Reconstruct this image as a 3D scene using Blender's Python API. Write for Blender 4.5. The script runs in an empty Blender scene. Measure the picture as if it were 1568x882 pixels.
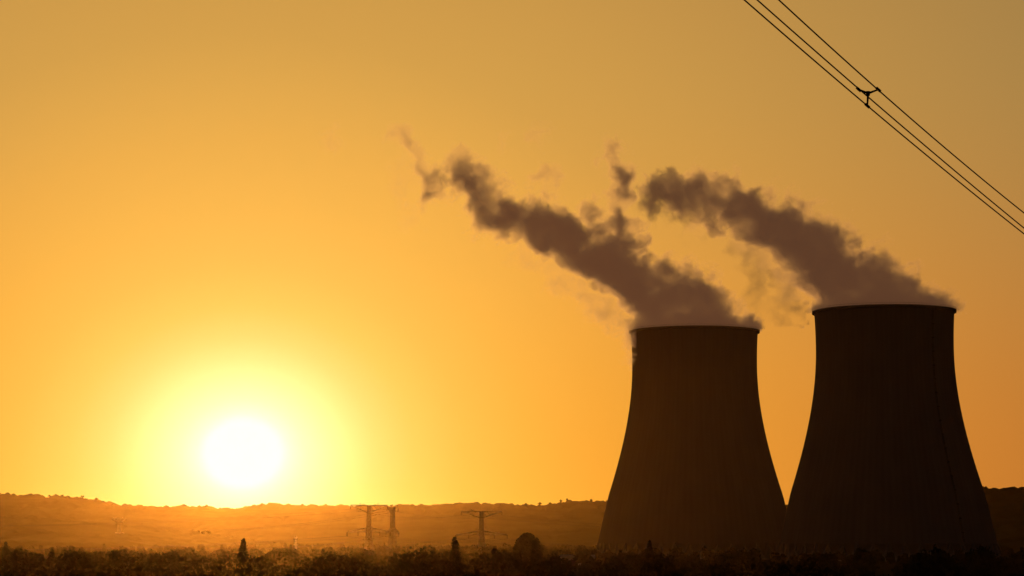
import bpy, math, random
import numpy as np
from mathutils import Vector, Matrix
random.seed(4); rng=np.random.default_rng(7)
scene=bpy.context.scene
scene.view_settings.view_transform='Standard'
scene.view_settings.look='None'
scene.view_settings.exposure=0
COL=scene.collection

def lin(r,g,b):
    f=lambda c:(c/255/12.92) if c/255<=0.04045 else ((c/255+0.055)/1.055)**2.4
    return (f(r),f(g),f(b),1)

# ---------------------------------------------------------------- camera
EYE=12.0
cam=bpy.data.cameras.new('camera'); cam.lens=84.67; cam.sensor_width=36
cam.clip_start=0.5; cam.clip_end=80000
camo=bpy.data.objects.new('camera',cam); COL.objects.link(camo)
camo.location=(0,0,EYE); camo.rotation_euler=(math.radians(90+6.02),0,0)
scene.camera=camo

# ---------------------------------------------------------------- sun + sky
AZ=math.radians(-6.36); EL=math.radians(2.08)
SD=Vector((math.sin(AZ)*math.cos(EL),math.cos(AZ)*math.cos(EL),math.sin(EL)))
sl=bpy.data.lights.new('sun','SUN'); sl.energy=1.0; sl.angle=math.radians(0.5); sl.color=(1.0,0.50,0.14)
so=bpy.data.objects.new('sun',sl); COL.objects.link(so); so.location=(0,0,300)
so.rotation_euler=SD.to_track_quat('Z','Y').to_euler()

world=bpy.data.worlds.new('World'); scene.world=world; world.use_nodes=True
nt=world.node_tree; N=nt.nodes; L=nt.links; N.clear()
def mth(nt,op,a,b=None,c=None,clamp=False):
    n=nt.nodes.new('ShaderNodeMath'); n.operation=op; n.use_clamp=clamp
    for i,v in enumerate((a,b,c)):
        if v is None: continue
        if isinstance(v,(int,float)): n.inputs[i].default_value=v
        else: nt.links.new(v,n.inputs[i])
    return n.outputs[0]
def vmt(nt,op,a,b=None,out=0):
    n=nt.nodes.new('ShaderNodeVectorMath'); n.operation=op
    for i,v in enumerate((a,b)):
        if v is None: continue
        if isinstance(v,(tuple,list,Vector)): n.inputs[i].default_value=tuple(v)
        else: nt.links.new(v,n.inputs[i])
    return n.outputs[out]
out=N.new('ShaderNodeOutputWorld'); 
tc=N.new('ShaderNodeTexCoord'); d=tc.outputs['Generated']
diff=vmt(nt,'SUBTRACT',d,tuple(SD)); diff=vmt(nt,'MULTIPLY',diff,(0.95,0.95,1.10))
r=vmt(nt,'LENGTH',diff,out=1)
pos=mth(nt,'SQRT',mth(nt,'DIVIDE',r,2.2))
def ramp(stops):
    n=N.new('ShaderNodeValToRGB'); cr=n.color_ramp; cr.interpolation='LINEAR'
    els=[(math.sqrt(px*0.000271/2.2),c) for px,c in stops]
    cr.elements[0].position=0; cr.elements[0].color=lin(*els[0][1])
    cr.elements[1].position=1; cr.elements[1].color=lin(*els[-1][1])
    for p,c in els[1:-1]:
        e=cr.elements.new(p); e.color=lin(*c)
    L.new(pos,n.inputs[0]); return n.outputs[0]
core=[(0,(255,255,255)),(52,(255,255,253)),(67,(255,255,224)),(90,(255,255,196)),(116,(255,255,174)),(138,(255,247,157)),(160,(255,234,140)),(192,(254,218,118)),(245,(253,203,94))]
low=ramp(core+[(320,(252,188,74)),(410,(251,176,60)),(520,(246,164,51)),(700,(235,151,48)),(900,(220,137,47)),(1200,(196,119,45)),(1800,(110,70,38)),(3000,(48,36,30)),(5000,(22,20,22)),(8118,(15,15,18))])
high=ramp(core+[(320,(250,192,90)),(410,(246,185,84)),(520,(235,175,79)),(700,(212,159,75)),(850,(203,152,73)),(1050,(189,142,71)),(1350,(168,130,71)),(1800,(105,85,56)),(3000,(48,43,40)),(5000,(22,22,26)),(8118,(15,16,20))])
sx=N.new('ShaderNodeSeparateXYZ'); L.new(d,sx.inputs[0])
mr=N.new('ShaderNodeMapRange'); mr.interpolation_type='SMOOTHSTEP'
mr.inputs['From Min'].default_value=0.0; mr.inputs['From Max'].default_value=0.2
L.new(sx.outputs[2],mr.inputs[0])
mix=N.new('ShaderNodeMix'); mix.data_type='RGBA'
L.new(mr.outputs[0],mix.inputs[0]); L.new(low,mix.inputs[6]); L.new(high,mix.inputs[7])
bg1=N.new('ShaderNodeBackground'); L.new(mix.outputs[2],bg1.inputs[0]); bg1.inputs[1].default_value=0.98
sky=N.new('ShaderNodeTexSky'); sky.sky_type='NISHITA'; sky.sun_disc=False
sky.sun_elevation=EL; sky.sun_rotation=AZ%(2*math.pi); sky.dust_density=3; sky.air_density=1.5
bg2=N.new('ShaderNodeBackground'); L.new(sky.outputs[0],bg2.inputs[0]); bg2.inputs[1].default_value=0.002
ad=N.new('ShaderNodeAddShader'); L.new(bg1.outputs[0],ad.inputs[0]); L.new(bg2.outputs[0],ad.inputs[1]); L.new(ad.outputs[0],out.inputs[0])

# ---------------------------------------------------------------- materials
def mat(name,c1,c2,scale,rough=0.9,bump=0.0,detail=5):
    m=bpy.data.materials.new(name); m.use_nodes=True; t=m.node_tree; t.nodes.clear()
    b=t.nodes.new('ShaderNodeBsdfDiffuse'); o=t.nodes.new('ShaderNodeOutputMaterial'); t.links.new(b.outputs[0],o.inputs[0])
    g=t.nodes.new('ShaderNodeNewGeometry')
    n=t.nodes.new('ShaderNodeTexNoise'); n.inputs['Scale'].default_value=scale; n.inputs['Detail'].default_value=detail
    t.links.new(g.outputs['Position'],n.inputs['Vector'])
    rp=t.nodes.new('ShaderNodeValToRGB'); rp.color_ramp.elements[0].position=0.35; rp.color_ramp.elements[1].position=0.65
    rp.color_ramp.elements[0].color=(*c1,1); rp.color_ramp.elements[1].color=(*c2,1)
    t.links.new(n.outputs[0],rp.inputs[0]); t.links.new(rp.outputs[0],b.inputs['Color'])
    return m
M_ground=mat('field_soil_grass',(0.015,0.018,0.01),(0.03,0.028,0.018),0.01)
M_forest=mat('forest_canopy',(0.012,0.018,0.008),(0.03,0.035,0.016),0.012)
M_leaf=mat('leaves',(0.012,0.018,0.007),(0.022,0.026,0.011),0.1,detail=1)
M_bark=mat('bark',(0.012,0.012,0.009),(0.022,0.02,0.015),2,detail=1)
M_steel=mat('galvanised_steel',(0.16,0.16,0.16),(0.22,0.22,0.215),0.5,detail=1)
M_wire=mat('aluminium_cable',(0.06,0.05,0.045),(0.09,0.08,0.07),3,detail=1)
M_roof=mat('roof_sheet',(0.25,0.25,0.24),(0.33,0.33,0.32),0.4)
M_wall=mat('rendered_wall',(0.2,0.18,0.15),(0.26,0.24,0.2),0.4)
M_dark=mat('dark_opening',(0.02,0.02,0.02),(0.03,0.03,0.03),1)

def concrete():
    m=bpy.data.materials.new('ribbed_concrete'); m.use_nodes=True; t=m.node_tree; t.nodes.clear()
    b=t.nodes.new('ShaderNodeBsdfDiffuse'); o=t.nodes.new('ShaderNodeOutputMaterial'); t.links.new(b.outputs[0],o.inputs[0])
    c=t.nodes.new('ShaderNodeTexCoord'); s=t.nodes.new('ShaderNodeSeparateXYZ'); t.links.new(c.outputs['Object'],s.inputs[0])
    ang=mth(t,'ARCTAN2',s.outputs[1],s.outputs[0])
    cmb=t.nodes.new('ShaderNodeCombineXYZ'); t.links.new(mth(t,'MULTIPLY',ang,5.0),cmb.inputs[0]); t.links.new(mth(t,'MULTIPLY',s.outputs[2],0.022),cmb.inputs[2])
    n=t.nodes.new('ShaderNodeTexNoise'); n.inputs['Scale'].default_value=1.5; n.inputs['Detail'].default_value=4; t.links.new(cmb.outputs[0],n.inputs['Vector'])
    lift=mth(t,'FRACT',mth(t,'MULTIPLY',s.outputs[2],1/6.5)); line=mth(t,'LESS_THAN',lift,0.06)
    rib=mth(t,'SINE',mth(t,'MULTIPLY',ang,90.0))
    v=mth(t,'ADD',mth(t,'MULTIPLY',n.outputs[0],0.05),mth(t,'MULTIPLY',rib,0.005)); v=mth(t,'SUBTRACT',v,mth(t,'MULTIPLY',line,0.005))
    v=mth(t,'ADD',v,0.135)
    cc=t.nodes.new('ShaderNodeCombineColor')
    t.links.new(v,cc.inputs[0]); t.links.new(mth(t,'MULTIPLY',v,0.94),cc.inputs[1]); t.links.new(mth(t,'MULTIPLY',v,0.86),cc.inputs[2])
    t.links.new(cc.outputs[0],b.inputs['Color']); return m
M_conc=concrete()

# ---------------------------------------------------------------- mesh helpers
def mesh_obj(name,V,F,m,smooth=False,parent=None):
    me=bpy.data.meshes.new(name); me.from_pydata([tuple(v) for v in V],[],F); me.update()
    if smooth: me.polygons.foreach_set('use_smooth',[True]*len(me.polygons))
    if m: me.materials.append(m)
    o=bpy.data.objects.new(name,me); COL.objects.link(o)
    if parent: o.parent=parent
    return o
def quads_obj(name,P,mats,midx=None,parent=None):
    n=len(P); me=bpy.data.meshes.new(name)
    me.vertices.add(n*4); me.vertices.foreach_set('co',P.reshape(-1).astype(np.float32))
    me.loops.add(n*4); me.loops.foreach_set('vertex_index',np.arange(n*4,dtype=np.int32))
    me.polygons.add(n); me.polygons.foreach_set('loop_start',np.arange(0,n*4,4,dtype=np.int32))
    me.polygons.foreach_set('loop_total',np.full(n,4,dtype=np.int32))
    for m in mats: me.materials.append(m)
    if midx is not None: me.polygons.foreach_set('material_index',midx.astype(np.int32))
    me.update(calc_edges=True); me.validate()
    o=bpy.data.objects.new(name,me); COL.objects.link(o)
    if parent: o.parent=parent
    return o
def empty(name,loc=(0,0,0),rz=0):
    e=bpy.data.objects.new(name,None); e.location=loc; e.rotation_euler=(0,0,rz); COL.objects.link(e); return e
class Builder:
    def __init__(s): s.V=[]; s.F=[]
    def strut(s,p,q,w,w2=None):
        p=Vector(p); q=Vector(q); w2=w2 or w; a=(q-p).normalized()
        u=a.orthogonal().normalized(); v=a.cross(u); i=len(s.V)
        for c,ww in ((p,w),(q,w2)):
            for x,y in ((-1,-1),(1,-1),(1,1),(-1,1)): s.V.append(c+(u*x+v*y)*ww/2)
        s.F+=[(i,i+1,i+5,i+4),(i+1,i+2,i+6,i+5),(i+2,i+3,i+7,i+6),(i+3,i,i+4,i+7),(i+3,i+2,i+1,i),(i+4,i+5,i+6,i+7)]
    def box(s,lo,hi):
        i=len(s.V)
        for z in (lo[2],hi[2]):
            for x,y in ((lo[0],lo[1]),(hi[0],lo[1]),(hi[0],hi[1]),(lo[0],hi[1])): s.V.append(Vector((x,y,z)))
        s.F+=[(i,i+1,i+5,i+4),(i+1,i+2,i+6,i+5),(i+2,i+3,i+7,i+6),(i+3,i,i+4,i+7),(i+3,i+2,i+1,i),(i+4,i+5,i+6,i+7)]
    def tube(s,pts,r,n=6):
        base=len(s.V)
        for k,p in enumerate(pts):
            a=(Vector(pts[min(k+1,len(pts)-1)])-Vector(pts[max(k-1,0)])).normalized()
            u=a.cross(Vector((0,0,1))).normalized(); v=u.cross(a)
            rr=r[k] if isinstance(r,(list,tuple)) else r
            for j in range(n):
                t=2*math.pi*j/n; s.V.append(Vector(p)+(u*math.cos(t)+v*math.sin(t))*rr)
        for k in range(len(pts)-1):
            for j in range(n):
                a=base+k*n+j; b=base+k*n+(j+1)%n; s.F.append((a,b,b+n,a+n))
    def obj(s,name,m,parent=None,smooth=False): return mesh_obj(name,s.V,s.F,m,smooth,parent)

# ---------------------------------------------------------------- ground
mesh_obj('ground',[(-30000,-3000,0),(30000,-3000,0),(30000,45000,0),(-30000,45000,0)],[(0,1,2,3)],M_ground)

# ---------------------------------------------------------------- hills
def vnoise(X,Y,s,seed):
    g=np.random.default_rng(seed).random((257,257)); x=X/s; y=Y/s
    xi=np.floor(x).astype(int); yi=np.floor(y).astype(int); fx=x-xi; fy=y-yi
    fx=fx*fx*(3-2*fx); fy=fy*fy*(3-2*fy); a=lambda i,j:g[(xi+i)%256,(yi+j)%256]
    return (a(0,0)*(1-fx)+a(1,0)*fx)*(1-fy)+(a(0,1)*(1-fx)+a(1,1)*fx)*fy
def hill(name,y0,prof,front,back,x0,x1,dx,seed,rough=1.0):
    xs=np.arange(x0,x1,dx); px=[p[0] for p in prof]; pz=[p[1] for p in prof]
    ts=np.concatenate([np.linspace(-1,-0.08,60),np.linspace(-0.07,0.07,29),np.linspace(0.1,1,10)])
    X,T=np.meshgrid(xs,ts); H=np.interp(X,px,pz)
    Y=y0+np.where(T<0,T*front,T*back)+ (vnoise(X,T*0,600,seed)-.5)*260
    S=np.where(T<0,1-np.abs(T)**1.5,1-T**1.6); 
    big=(vnoise(X,Y,330,seed+1)-.5)*10*np.clip(-T*3,0,1)*(1-np.abs(T))
    dome=lambda s_,k:1-(1-np.abs(vnoise(X,Y,s_,k)*2-1))**2
    can=dome(30,seed+2)*7+dome(17,seed+3)*6+(vnoise(X,Y,9,seed+4)-.5)*4-5
    fld=np.clip((vnoise(X,Y,240,seed+5)-.28)*7,0.3,1)
    fld=np.where(np.abs(T)<.06,np.clip((vnoise(X,Y*0,150,seed+6)-.32)*4,.25,1.2),fld)
    Z=H*S+big+can*rough*fld*np.clip(1.3-np.abs(T),0,1)-1.5
    Z=np.where(np.abs(T)>.995,-3,Z)
    V=np.stack([X,Y,Z],-1).reshape(-1,3); nr,nc=X.shape
    i=np.arange(nr*nc).reshape(nr,nc)
    Q=np.stack([i[:-1,:-1],i[:-1,1:],i[1:,1:],i[1:,:-1]],-1).reshape(-1,4)
    return mesh_obj(name,V,Q.tolist(),M_forest,True),(X[0],V.reshape(nr,nc,3))
far=[(-3200,112),(-2400,118),(-1270,124),(-1108,117),(-1019,110),(-995,98),(-880,97.5),(-784,93),(-654,87),(-620,97),(-500,98),(-411,96),(-136,99),(-90,102),(-40,101),(75,94),(139,106),(228,104),(400,98),(700,105),(1100,110),(2000,120),(3200,100)]
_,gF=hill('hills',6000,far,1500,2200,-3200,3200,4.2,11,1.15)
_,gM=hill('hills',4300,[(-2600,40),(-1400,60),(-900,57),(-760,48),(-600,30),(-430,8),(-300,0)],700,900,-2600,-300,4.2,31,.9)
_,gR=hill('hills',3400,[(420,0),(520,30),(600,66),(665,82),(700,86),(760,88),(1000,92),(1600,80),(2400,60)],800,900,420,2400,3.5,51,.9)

# ---------------------------------------------------------------- cooling towers
def rad(z):
    bb=98 if z>45 else 98+(45-z)/45*12
    return 45.3*math.sqrt(1+((z-140)/(bb if z<140 else 125))**2)
def tower(x,y,ladder_az):
    e=empty('cooling_tower',(x,y,0)); n=192
    prof=[(rad(z),z) for z in [11,12]+list(range(15,164,4))]+[(rad(163),163),(rad(163)+1.5,163.3),(rad(163)+1.5,164.9),(rad(163)+.2,165),(rad(163)-.8,165)]
    prof+=[(rad(z)-.8,z) for z in range(160,12,-8)]+[(rad(11)-.9,11)]
    V=[];F=[]
    for rr,z in prof:
        for j in range(n):
            a=2*math.pi*j/n; V.append((rr*math.cos(a),rr*math.sin(a),z))
    m=len(prof)
    for k in range(m):
        for j in range(n):
            a=k*n+j; c=k*n+(j+1)%n; a2=((k+1)%m)*n+j; c2=((k+1)%m)*n+(j+1)%n
            F.append((a,c,c2,a2))
    mesh_obj('shell',V,F,M_conc,False,e)
    bl=Builder()
    for k in range(44):
        for s in (-1,1):
            a0=2*math.pi*(k+.5)/44; a1=a0+s*math.pi/44
            bl.strut((rad(0)*math.cos(a0),rad(0)*math.sin(a0),-1),(rad(11)*math.cos(a1)-.3*math.cos(a1),rad(11)*math.sin(a1)-.3*math.sin(a1),11.4),1.1)
    bl.obj('support_columns',M_conc,e)
    V=[];F=[]
    for rr,z in ((rad(0)+3,-1),(rad(0)+3,1.6),(rad(0)+2.4,1.6),(rad(0)+2.4,-1)):
        for j in range(96):
            a=2*math.pi*j/96; V.append((rr*math.cos(a),rr*math.sin(a),z))
    for k in range(3):
        for j in range(96): F.append((k*96+j,k*96+(j+1)%96,(k+1)*96+(j+1)%96,(k+1)*96+j))
    mesh_obj('water_basin',V,F,M_conc,False,e)
    # cooling fill pack seen through the air inlet
    V=[];F=[]
    for z in (-1,13):
        for j in range(96):
            a=2*math.pi*j/96; V.append((68.5*math.cos(a),68.5*math.sin(a),z))
    for j in range(96): F.append((j,(j+1)%96,96+(j+1)%96,96+j))
    mesh_obj('fill_pack',V,F,M_conc,False,e)
    bl=Builder(); R=rad(163)+1.4
    for j in range(96):
        a=2*math.pi*j/96; c=2*math.pi*(j+1)/96
        bl.strut((R*math.cos(a),R*math.sin(a),164.8),(R*math.cos(a),R*math.sin(a),166),.1)
        bl.strut((R*math.cos(a),R*math.sin(a),166),(R*math.cos(c),R*math.sin(c),166),.1)
    bl.obj('crown_handrail',M_steel,e)
    bl=Builder(); ca,sa=math.cos(ladder_az),math.sin(ladder_az); tx,ty=-sa,ca
    P=lambda z,o,t:(( rad(z)+o)*ca+tx*t,(rad(z)+o)*sa+ty*t,z)
    for z in range(12,162,3):
        for t in (-.45,.45):
            bl.strut(P(z,.5,t),P(z+3,.5,t),.2)
        bl.strut(P(z,.5,-.45),P(z,.5,.45),.12)
        if (z//3)%3!=0:
            for zz in (z,z+1.5):
                bl.strut(P(zz,.5,-.6),P(zz,1.3,-.4),.16); bl.strut(P(zz,1.3,-.4),P(zz,1.3,.4),.16); bl.strut(P(zz,1.3,.4),P(zz,.5,.6),.16)
        else:
            bl.strut(P(z,.9,-1.0),P(z,.9,1.0),.5)
    bl.obj('access_ladder',M_dark,e)
    return e
TL=(132.9,1750); TR=(247.6,1596)
tower(*TL,math.radians(-90-150)); tower(*TR,math.radians(-90+33.5))

# ---------------------------------------------------------------- trees
def leaf_quads(C,size,rng):
    n=len(C); a=rng.normal(size=(n,3)); a/=np.linalg.norm(a,axis=1)[:,None]
    t=rng.normal(size=(n,3)); u=np.cross(a,t); u/=np.linalg.norm(u,axis=1)[:,None]; v=np.cross(a,u)
    s=(size*rng.uniform(.6,1.3,n))[:,None]; u=u*s*.5; v=v*s*.5*rng.uniform(.5,1,n)[:,None]
    return np.stack([C-u-v,C+u-v*.6,C+u*.7+v,C-u*.6+v],1)
def strut_quads(p,q,w,w2):
    p=np.array(p,float);q=np.array(q,float);a=q-p;a/=np.linalg.norm(a)+1e-9
    t=np.array([0,0,1.]) if abs(a[2])<.9 else np.array([1.,0,0]); u=np.cross(a,t);u/=np.linalg.norm(u);v=np.cross(a,u)
    c=[];n=5
    for k in range(n):
        a0=2*math.pi*k/n;a1=2*math.pi*(k+1)/n
        d0=u*math.cos(a0)+v*math.sin(a0);d1=u*math.cos(a1)+v*math.sin(a1)
        c.append([p+d0*w,p+d1*w,q+d1*w2,q+d0*w2])
    return np.array(c)
def tree(x,y,h,w,kind,nl,ls,rng,z0=0.0):
    W=[];Cs=[]
    W.append(strut_quads((x,y,z0-.3),(x+rng.normal()*.2,y,z0+h*(.95 if kind=='con' else .6)),h*.022+.08,h*.008))
    if kind=='con':
        m=nl; z=rng.beta(1.1,1.6,m); tier=1-.28*((z*9)%1); R=w/2*(1-z)**.85*tier+.12
        a=rng.uniform(0,2*math.pi,m); q=np.sqrt(rng.uniform(.1,1,m))
        Cs.append(np.stack([x+R*q*np.cos(a),y+R*q*np.sin(a),z0+h*(.12+.88*z)-R*q*.25],1))
    else:
        k=15 if kind=='dec' else (34 if kind=='big' else 6)
        for i in range(k):
            u=rng.uniform(-.25,1); a=rng.uniform(0,2*math.pi); t=math.sqrt(max(0,1-u*u))*rng.uniform(.45,1)
            cr=w*rng.uniform(.15,.24)*(.7 if kind=='big' else 1); ch=cr*rng.uniform(.7,1.0)
            cx,cy=x+(w/2-cr)*t*math.cos(a),y+(w/2-cr)*t*math.sin(a); zz=z0+h*.55+(h*.45-ch*.9)*u*rng.uniform(.72,1)
            if kind!='far': W.append(strut_quads((x,y,z0+h*rng.uniform(.22,.45)),(cx,cy,zz),h*.008+.03,.04))
            m=max(4,nl//k); p=rng.normal(size=(m,3)); p/=np.linalg.norm(p,axis=1)[:,None]; p*=(rng.uniform(0,1,m)**.4*rng.uniform(.85,1.12,m))[:,None]
            Cs.append(np.array([cx,cy,zz])+p*np.array([cr,cr,ch]))
        m=nl//4; p=rng.normal(size=(m,3)); p/=np.linalg.norm(p,axis=1)[:,None]; p*=(rng.uniform(0,1,m)**.33)[:,None]
        Cs.append(np.array([x,y,z0+h*.42])+p*np.array([w*.40,w*.40,h*.38]))
    lq=leaf_quads(np.concatenate(Cs),ls,rng); wq=np.concatenate(W)
    return wq,lq
def mass(name,specs,seed):
    rg=np.random.default_rng(seed); Ws=[];Ls=[]
    for s in specs(rg):
        if min(math.hypot(s[0]-TL[0],s[1]-TL[1]),math.hypot(s[0]-TR[0],s[1]-TR[1]))<84: continue
        w_,l_=tree(*s[:7],rg,*s[7:]); Ws.append(w_);Ls.append(l_)
    Wq=np.concatenate(Ws);Lq=np.concatenate(Ls)
    return quads_obj(name,np.concatenate([Wq,Lq]),[M_bark,M_leaf],np.concatenate([np.zeros(len(Wq)),np.ones(len(Lq))]))
def belt(D,h,depth,sp,nl,ls,con=.2,hv=.16,half=.30,wf=1.0):
    def f(rg):
        x=-D*half; ph=rg.uniform(0,6,4)
        while x<D*half:
            und=1+.12*math.sin(x/D*38+ph[0])+.10*math.sin(x/D*95+ph[1])+.08*math.sin(x/D*210+ph[2])
            hh=h*und*(1+rg.normal()*hv*.6); hh=max(h*.45,min(hh,h*1.5))
            kind='con' if rg.random()<con else 'dec'
            w=hh*(.42 if kind=='con' else rg.uniform(.75,1.15)*wf)
            if kind=='con': hh*=1.1
            yield (x,D+rg.uniform(-depth,depth),hh,w,kind,nl,ls)
            x+=sp*rg.uniform(.5,1.3)
    return f
def fg(rg):
    for a in [(330,7.8,16,3.6,3000,.45,.10,1.2),(420,7.8,16,4.0,2200,.55,.15,1.1),(540,7.6,22,4.2,1500,.7,.22,1.1),(720,7.2,35,4.4,1000,.9,.3,1.),(1000,6.6,45,4.8,520,1.25,.22,1.),(1360,6.4,60,5.0,300,1.6,.15,1.)]:
        D,h,dp,sp,nl,ls,con,wf=a
        yield from belt(D,h,dp,sp,nl,ls,con,.42,.3,wf)(rg)
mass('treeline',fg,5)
def bgt(rg):
    for D,h in [(1640,6),(2050,6),(2550,6),(3100,6.5),(3900,7)]:
        yield from belt(D,h,120,7,170,2.4,.05,.45,.27)(rg)
    # crowns standing along the hill crests
    for (xs,G),prob,hm in ((gF,.5,11),(gM,.5,9),(gR,.75,9)):
        r0=60+14
        for i in range(0,len(xs),2):
            x=xs[i]
            dens=.5+.5*math.sin(x/95)+.35*math.sin(x/41+1)
            if abs(x)>1700 or rg.random()>prob*dens: continue
            k=r0+int(rg.integers(-5,4)); p=G[k,i]
            hh=hm*rg.uniform(.5,1.15); yield (p[0],p[1],hh,hh*rg.uniform(.8,1.5),'far',44,3.2,float(p[2])-hh*.3)
mass('woodland',bgt,6)
mass('deciduous_tree',lambda rg:[(5.8,900,15.6,14.2,'big',9000,.65)],23)

# ---------------------------------------------------------------- pylons
def pylon(x,y,h,rz,wtop,wlow,k=1.0):
    e=empty('electricity_pylon',(x,y,0),rz); bl=Builder(); t=.85*k; s=.40*k
    z2=h*.56
    def hw(z): 
        return np.interp(z,[0,z2,h],[h*.085,h*.036,h*.028])
    lv=[0,.16,.30,.42,.50,.56,.66,.76,.86,.93,1.0]; lv=[l*h for l in lv]
    cs=((-1,-1),(1,-1),(1,1),(-1,1))
    for i in range(len(lv)-1):
        a,b_=lv[i],lv[i+1]; wa,wb=hw(a),hw(b_)
        for q in range(4):
            c0=cs[q]; c1=cs[(q+1)%4]
            bl.strut((c0[0]*wa,c0[1]*wa,a),(c0[0]*wb,c0[1]*wb,b_),t)
            bl.strut((c0[0]*wa,c0[1]*wa,a),(c1[0]*wb,c1[1]*wb,b_),s)
            bl.strut((c1[0]*wa,c1[1]*wa,a),(c0[0]*wb,c0[1]*wb,b_),s)
            bl.strut((c0[0]*wb,c0[1]*wb,b_),(c1[0]*wb,c1[1]*wb,b_),s)
    bl.obj('lattice_body',M_steel,e)
    bl=Builder(); tips=[]
    for sg in (-1,1):
        for yy in (-1,1):
            wt=hw(h)
            bl.strut((sg*wt,yy*wt,h),(sg*wtop,0,h+.4),s*1.5); bl.strut((sg*wt,yy*wt,h*.86),(sg*wtop,0,h),s*1.2)
            wl=hw(h*.56)
            bl.strut((sg*wl,yy*wl,h*.56),(sg*wlow,0,h*.475),s*1.5); bl.strut((sg*wl,yy*wl,h*.47),(sg*wlow,0,h*.465),s*1.2)
        for j in range(1,5):
            f=j/5
            zt=h; zb=h*.86+(h*.14)*f; xx=sg*(hw(h)+(wtop-hw(h))*f); xp=sg*(hw(h)+(wtop-hw(h))*(f-1/5))
            bl.strut((xp,0,zt),(xx,0,zb),s*.6)
            zt=h*.56-h*.085*f; zb=h*.47-h*.005*f; xx=sg*(hw(h*.5)+(wlow-hw(h*.5))*f); xp=sg*(hw(h*.5)+(wlow-hw(h*.5))*(f-1/5))
            bl.strut((xp,0,zb),(xx,0,zt),s*.6)
        bl.strut((sg*wtop*.45,0,h),(sg*wtop*.5,0,h+2.2),s)
        tips+=[(sg*wtop,0,h-3.4),(sg*wlow,0,h*.465-3.4),(sg*wlow*.5,0,h*.465-3.2)]
    bl.obj('crossarms',M_steel,e)
    bl=Builder()
    for tp in tips: bl.strut((tp[0],0,tp[2]+3.4),tp,.35*k,.6*k)
    bl.obj('insulators',M_dark,e)
    R=Matrix.Rotation(rz,3,'Z'); return [R@Vector(tp)+Vector((x,y,0)) for tp in tips]
pA=pylon(-130,2200,45,math.radians(12),17,20)
pB=pylon(-113,2290,44.5,math.radians(72),15,17)
pC=pylon(-27.6,2200,39.6,math.radians(14),19,24)
pD=pylon(-649,4000,50.5,math.radians(60),17,20,2.2)
pE=pylon(-268,3000,17.5,math.radians(70),5,6,.8)
def span(bl,p,q,sag,rr):
    pts=[p.lerp(q,i/24)-Vector((0,0,4*sag*(i/24)*(1-i/24))) for i in range(25)]; bl.tube(pts,rr,4)
bl=Builder()
off=Vector((430,-60,-2))
for i in range(6):
    span(bl,pD[i],pB[i],16,.16); span(bl,pA[i],pC[i],5,.11); span(bl,pC[i],pC[i]+off,12,.11)
    span(bl,pA[i]+Vector((-900,600,5)),pA[i],16,.12); 
bl.obj('transmission_line',M_dark)

# ---------------------------------------------------------------- near conductor bundle with spacer
e=empty('overhead_power_line')
lines=[((6.253,55.5,24.65),(9.412,61,23.56),(15.33,71.5,21.80)),
       ((5.784,55.7,24.70),(8.945,61.25,23.61),(15.57,72.65,21.50)),
       ((5.358,54.5,24.42),(9.14,61.12,23.16),(15.47,72.2,21.26))]
for i,p in enumerate(lines):
    xs=[q[0] for q in p]; cy=np.polyfit(xs,[q[1] for q in p],1); cz=np.polyfit(xs,[q[2] for q in p],2)
    cz[0]=max(cz[0],.001)
    bl=Builder(); bl.tube([(X,np.polyval(cy,X),np.polyval(cz,X)) for X in np.linspace(-12,45,120)],.018,8)
    bl.obj('conductor_%d'%(i+1),M_wire,e,True)
bl=Builder(); A,B_,C_=[Vector(p[1]) for p in lines]; ctr=(A+B_+C_)/3+Vector((0,0,.04))
for q in (A,B_,C_):
    bl.strut(ctr,q,.045,.03); dr=Vector((.5,.87,-.16)).normalized(); bl.strut(q-dr*.10,q+dr*.10,.07)
bl.strut(ctr-Vector((.045,0,0)),ctr+Vector((.045,0,0)),.09)
bl.obj('spacer',M_dark,e)

# ---------------------------------------------------------------- warehouse
e=empty('warehouse',(34,1260,0))
bl=Builder(); bl.box((-9,0,0),(9,14,4.0)); bl.obj('walls',M_wall,e)
mesh_obj('roof',[(-9.4,-.5,4.0),(9.4,-.5,4.0),(9.4,14.5,4.0),(-9.4,14.5,4.0),(-9.4,7,5.4),(9.4,7,5.4)],[(0,1,5,4),(2,3,4,5),(0,4,3),(1,2,5)],M_roof,False,e)
bl=Builder()
for k in range(4): bl.box((-7.5+k*4,-.06,.0 if k==1 else 1.2),(-5+k*4,-.004,3.0))
bl.obj('doors_windows',M_dark,e)

# ---------------------------------------------------------------- haze (thin real scattering layer)
bl=Builder(); bl.box((-14000,-1500,-6),(14000,9000,115)); hz=bl.obj('haze',None)
m=bpy.data.materials.new('haze_air'); m.use_nodes=True; t=m.node_tree; t.nodes.clear()
o=t.nodes.new('ShaderNodeOutputMaterial'); v=t.nodes.new('ShaderNodeVolumeScatter')
v.inputs['Color'].default_value=(1,.58,.17,1); v.inputs['Density'].default_value=1.15e-5; v.inputs['Anisotropy'].default_value=.925
t.links.new(v.outputs[0],o.inputs['Volume']); hz.data.materials.append(m)

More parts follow.
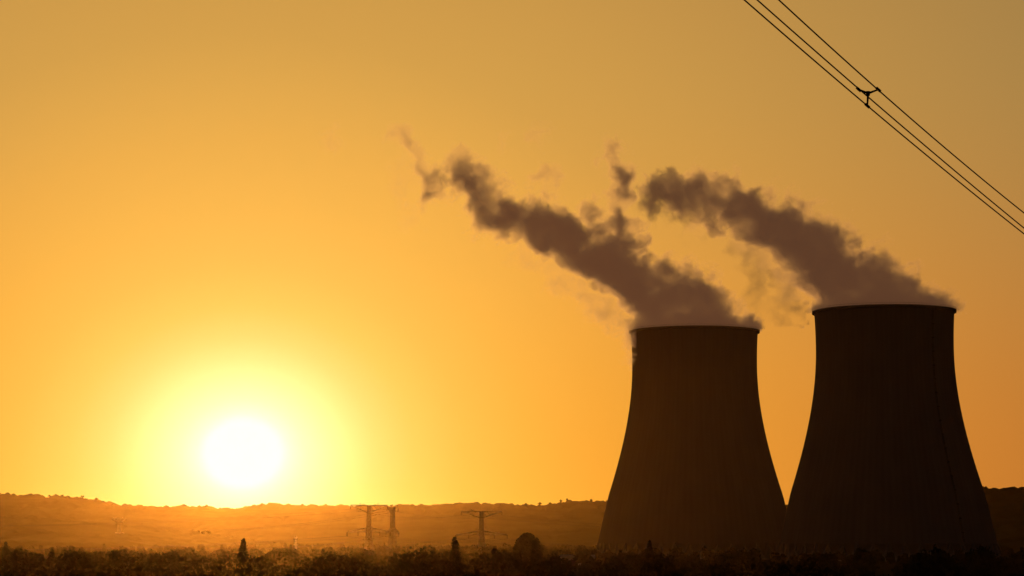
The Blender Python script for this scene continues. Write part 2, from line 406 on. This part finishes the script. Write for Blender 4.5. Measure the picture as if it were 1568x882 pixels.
# ---------------------------------------------------------------- steam plumes
m=bpy.data.materials.new('steam'); m.use_nodes=True; t=m.node_tree; t.nodes.clear()
o=t.nodes.new('ShaderNodeOutputMaterial'); v=t.nodes.new('ShaderNodeVolumeScatter'); va=t.nodes.new('ShaderNodeVolumeAbsorption')
at=t.nodes.new('ShaderNodeAttribute'); at.attribute_name='density'
v.inputs['Color'].default_value=(.98,.80,.66,1); v.inputs['Anisotropy'].default_value=.65
va.inputs['Color'].default_value=(.5,.25,.06,1)
t.links.new(mth(t,'MULTIPLY',at.outputs['Fac'],.15),v.inputs['Density']); t.links.new(mth(t,'MULTIPLY',at.outputs['Fac'],.075),va.inputs['Density'])
em=t.nodes.new('ShaderNodeEmission'); em.inputs[0].default_value=(1,.43,.21,1); t.links.new(mth(t,'MULTIPLY',at.outputs['Fac'],.0105),em.inputs[1])  # added glow: stands in for light scattered many times inside the steam
a_=t.nodes.new('ShaderNodeAddShader'); t.links.new(v.outputs[0],a_.inputs[0]); t.links.new(va.outputs[0],a_.inputs[1])
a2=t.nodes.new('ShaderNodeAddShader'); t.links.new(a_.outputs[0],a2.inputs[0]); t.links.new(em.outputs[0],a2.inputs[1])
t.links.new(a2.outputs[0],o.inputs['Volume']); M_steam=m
m.cycles.volume_step_rate=1.8
SF,CF=386.8,3667.7
def plume(name,T,D,chains,boxes,seed,spill=False,vox=1.1):
    P=[];R=[];Dn=[]
    for ch in chains:
        for i in range(len(ch)-1 if len(ch)>1 else 1):
            a=ch[i]; c=ch[min(i+1,len(ch)-1)]; n=max(1,int(math.dist(a[:3],c[:3])/2.5)) if len(ch)>1 else 1
            for k in range(n):
                f=k/n; q=[a[j]*(1-f)+c[j]*f for j in range(5)]
                P.append((T[0]+q[0],D+q[1],q[2])); R.append(q[3]); Dn.append(q[4])
        if len(ch)>1: q=ch[-1]; P.append((T[0]+q[0],D+q[1],q[2])); R.append(q[3]); Dn.append(q[4])
    me=bpy.data.meshes.new(name); me.from_pydata(P,[],[])
    at=me.attributes.new('rad','FLOAT','POINT'); at.data.foreach_set('value',R)
    at=me.attributes.new('dens','FLOAT','POINT'); at.data.foreach_set('value',Dn)
    ob=bpy.data.objects.new(name,me); COL.objects.link(ob)
    g=bpy.data.node_groups.new(name+'_nodes','GeometryNodeTree')
    g.interface.new_socket('Geometry',in_out='INPUT',socket_type='NodeSocketGeometry')
    g.interface.new_socket('Geometry',in_out='OUTPUT',socket_type='NodeSocketGeometry')
    gi=g.nodes.new('NodeGroupInput'); go=g.nodes.new('NodeGroupOutput'); G=gi.outputs[0]; lk=g.links
    pos=g.nodes.new('GeometryNodeInputPosition').outputs[0]
    def nse(vec,scale,det,off,rough=.5):
        n=g.nodes.new('ShaderNodeTexNoise'); n.inputs['Scale'].default_value=scale; n.inputs['Detail'].default_value=det; n.inputs['Roughness'].default_value=rough
        vv=vmt(g,'ADD',vec,(off+seed*7.3,off*1.7,off*.6)); lk.new(vv,n.inputs['Vector']); return n
    n2=nse(pos,1/16,1,50,.6)
    p1=vmt(g,'ADD',pos,vmt(g,'MULTIPLY',vmt(g,'SUBTRACT',n2.outputs['Color'],(.5,.5,.5)),(34,34,34)))
    sn=g.nodes.new('GeometryNodeSampleNearest'); sn.domain='POINT'; lk.new(G,sn.inputs[0]); lk.new(p1,sn.inputs['Sample Position'])
    def samp(dt,val):
        s=g.nodes.new('GeometryNodeSampleIndex'); s.data_type=dt; s.domain='POINT'; lk.new(G,s.inputs['Geometry'])
        lk.new(val,s.inputs['Value']); lk.new(sn.outputs[0],s.inputs['Index']); return s.outputs[0]
    def attr(nm):
        a=g.nodes.new('GeometryNodeInputNamedAttribute'); a.data_type='FLOAT'; a.inputs[0].default_value=nm; return a.outputs[0]
    np_=samp('FLOAT_VECTOR',g.nodes.new('GeometryNodeInputPosition').outputs[0]); r_=samp('FLOAT',attr('rad')); dn=samp('FLOAT',attr('dens'))
    dist=vmt(g,'DISTANCE',p1,np_,out=1)
    n3=nse(p1,1/9,4,90,.72); n4=nse(pos,1/20,1,140)
    vo=g.nodes.new('ShaderNodeTexVoronoi'); vo.feature='F1'; vo.inputs['Scale'].default_value=1/11; 
    lk.new(p1,vo.inputs['Vector'])
    amp=mth(g,'POWER',r_,.6)
    s=mth(g,'SUBTRACT',mth(g,'MULTIPLY_ADD',r_,1.35,3.8),dist)
    s=mth(g,'ADD',s,mth(g,'MULTIPLY',mth(g,'MULTIPLY',mth(g,'SUBTRACT',.55,vo.outputs['Distance']),1.6),amp))
    s=mth(g,'ADD',s,mth(g,'MULTIPLY',mth(g,'MULTIPLY',mth(g,'SUBTRACT',n3.outputs[0],.5),11.0),amp))
    mrn=g.nodes.new('ShaderNodeMapRange'); mrn.interpolation_type='SMOOTHSTEP'; mrn.inputs['From Min'].default_value=0
    lk.new(s,mrn.inputs[0]); lk.new(mth(g,'ADD',3.0,mth(g,'MULTIPLY',r_,.5)),mrn.inputs['From Max'])
    md=mth(g,'MULTIPLY',mth(g,'SUBTRACT',n4.outputs[0],.15),2.6,clamp=True)
    den=mth(g,'MULTIPLY',mth(g,'MULTIPLY',mrn.outputs[0],dn),md)
    sp=g.nodes.new('ShaderNodeSeparateXYZ'); lk.new(pos,sp.inputs[0])
    dx=mth(g,'SUBTRACT',sp.outputs[0],T[0]); dy=mth(g,'SUBTRACT',sp.outputs[1],D)
    hd=mth(g,'SQRT',mth(g,'ADD',mth(g,'MULTIPLY',dx,dx),mth(g,'MULTIPLY',dy,dy)))
    blk=mth(g,'MULTIPLY',mth(g,'LESS_THAN',sp.outputs[2],165.0),mth(g,'GREATER_THAN',hd,44.2))
    blk=mth(g,'MULTIPLY',blk,mth(g,'GREATER_THAN',dx,-43.0 if spill else -52.0))
    den=mth(g,'MULTIPLY',den,mth(g,'SUBTRACT',1,blk))
    for lo,hi in boxes:
        vc=g.nodes.new('GeometryNodeVolumeCube'); lk.new(den,vc.inputs['Density'])
        vc.inputs['Min'].default_value=lo; vc.inputs['Max'].default_value=hi
        for k,a in enumerate(('Resolution X','Resolution Y','Resolution Z')): vc.inputs[a].default_value=int((hi[k]-lo[k])/vox)
        sm=g.nodes.new('GeometryNodeSetMaterial'); sm.inputs['Material'].default_value=M_steam
        lk.new(vc.outputs[0],sm.inputs[0]); lk.new(sm.outputs[0],go.inputs[0])
    md_=ob.modifiers.new('steam','NODES'); md_.node_group=g
    return ob
def conv(D,cx,pts,y0=0,dy=0,):
    o=[]
    for k,p in enumerate(pts):
        px,py,rp=p[:3]; dn=p[3] if len(p)>3 else 1; v=441-py; Y=CF-.1049*v
        o.append(((px-784)/Y*D-cx,y0+dy*k,EYE+(SF+.9945*v)/Y*D,rp*D/3690,dn))
    return o
mouth=[[(x,y,158.0,10,1)] for x in range(-36,37,8) for y in range(-36,37,8) if x*x+y*y<38*38]
c=lambda *pts,**k:conv(1750,TL[0],pts,**k)
chL=mouth+[c((1035,516,46),(1012,493,52),(988,465,50),(966,438,48),(932,412,48),(898,396,47),(860,370,40),(825,350,32),(795,343,25),(768,332,27),(745,308,24),(725,285,20),(703,266,16),dy=-1),
     c((1150,520,14),(1120,506,20),(1085,486,32),(1050,470,42)),
     c((936,236,10,1),(945,250,10,1),(950,270,9,1),(949,292,9,.9),(945,318,10,1),(948,345,14,1),(955,375,20,1)),
     c((905,325,9,.6),(915,345,10,.8)),
     c((768,218,4,.15)),c((822,208,6,.25),(832,196,5,.2)),
     c((818,268,6,.35),(845,262,6,.3),(856,280,6,.35),(838,285,5,.25)),
     c((968,500,12,.5),(968,520,6,.25),(970,542,6,.2),(966,556,4,.15)),
     c((945,485,14,.3),(905,455,14,.25),(862,428,14,.22),(830,405,12,.2),(790,385,10,.15))]
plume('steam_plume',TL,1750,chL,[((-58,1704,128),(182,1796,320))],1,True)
chW=[c((657,298,9,.9),(657,272,9,.8),(642,245,8,.4),(625,222,8,.35),(612,202,8,.3)),
     c((512,204,7,.2),(508,218,6,.15)),c((632,345,6,.06),(612,250,7,.12))]
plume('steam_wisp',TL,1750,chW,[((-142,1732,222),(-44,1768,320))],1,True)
c=lambda *pts,**k:conv(1596,TR[0],pts,**k)
chR=mouth+[c((1322,488,50),(1298,466,55),(1278,440,54),(1250,412,51),(1213,387,47),(1178,362,45),(1143,340,36),(1102,318,30),(1062,308,28),(1032,303,25),(1008,304,18),dy=-1),
     c((1448,490,12),(1420,478,17),(1375,458,30),(1330,438,38)),
     c((1120,350,9,.3),(1140,375,11,.3),(1165,405,12,.25),(1160,440,9,.2),(1182,470,9,.2),(1188,492,6,.12)),
     c((1225,470,11,.25),(1205,445,13,.3),(1190,420,13,.4)),
     c((1060,335,10,.3),(1085,350,10,.2))]
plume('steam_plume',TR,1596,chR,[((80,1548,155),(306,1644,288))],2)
print('done')
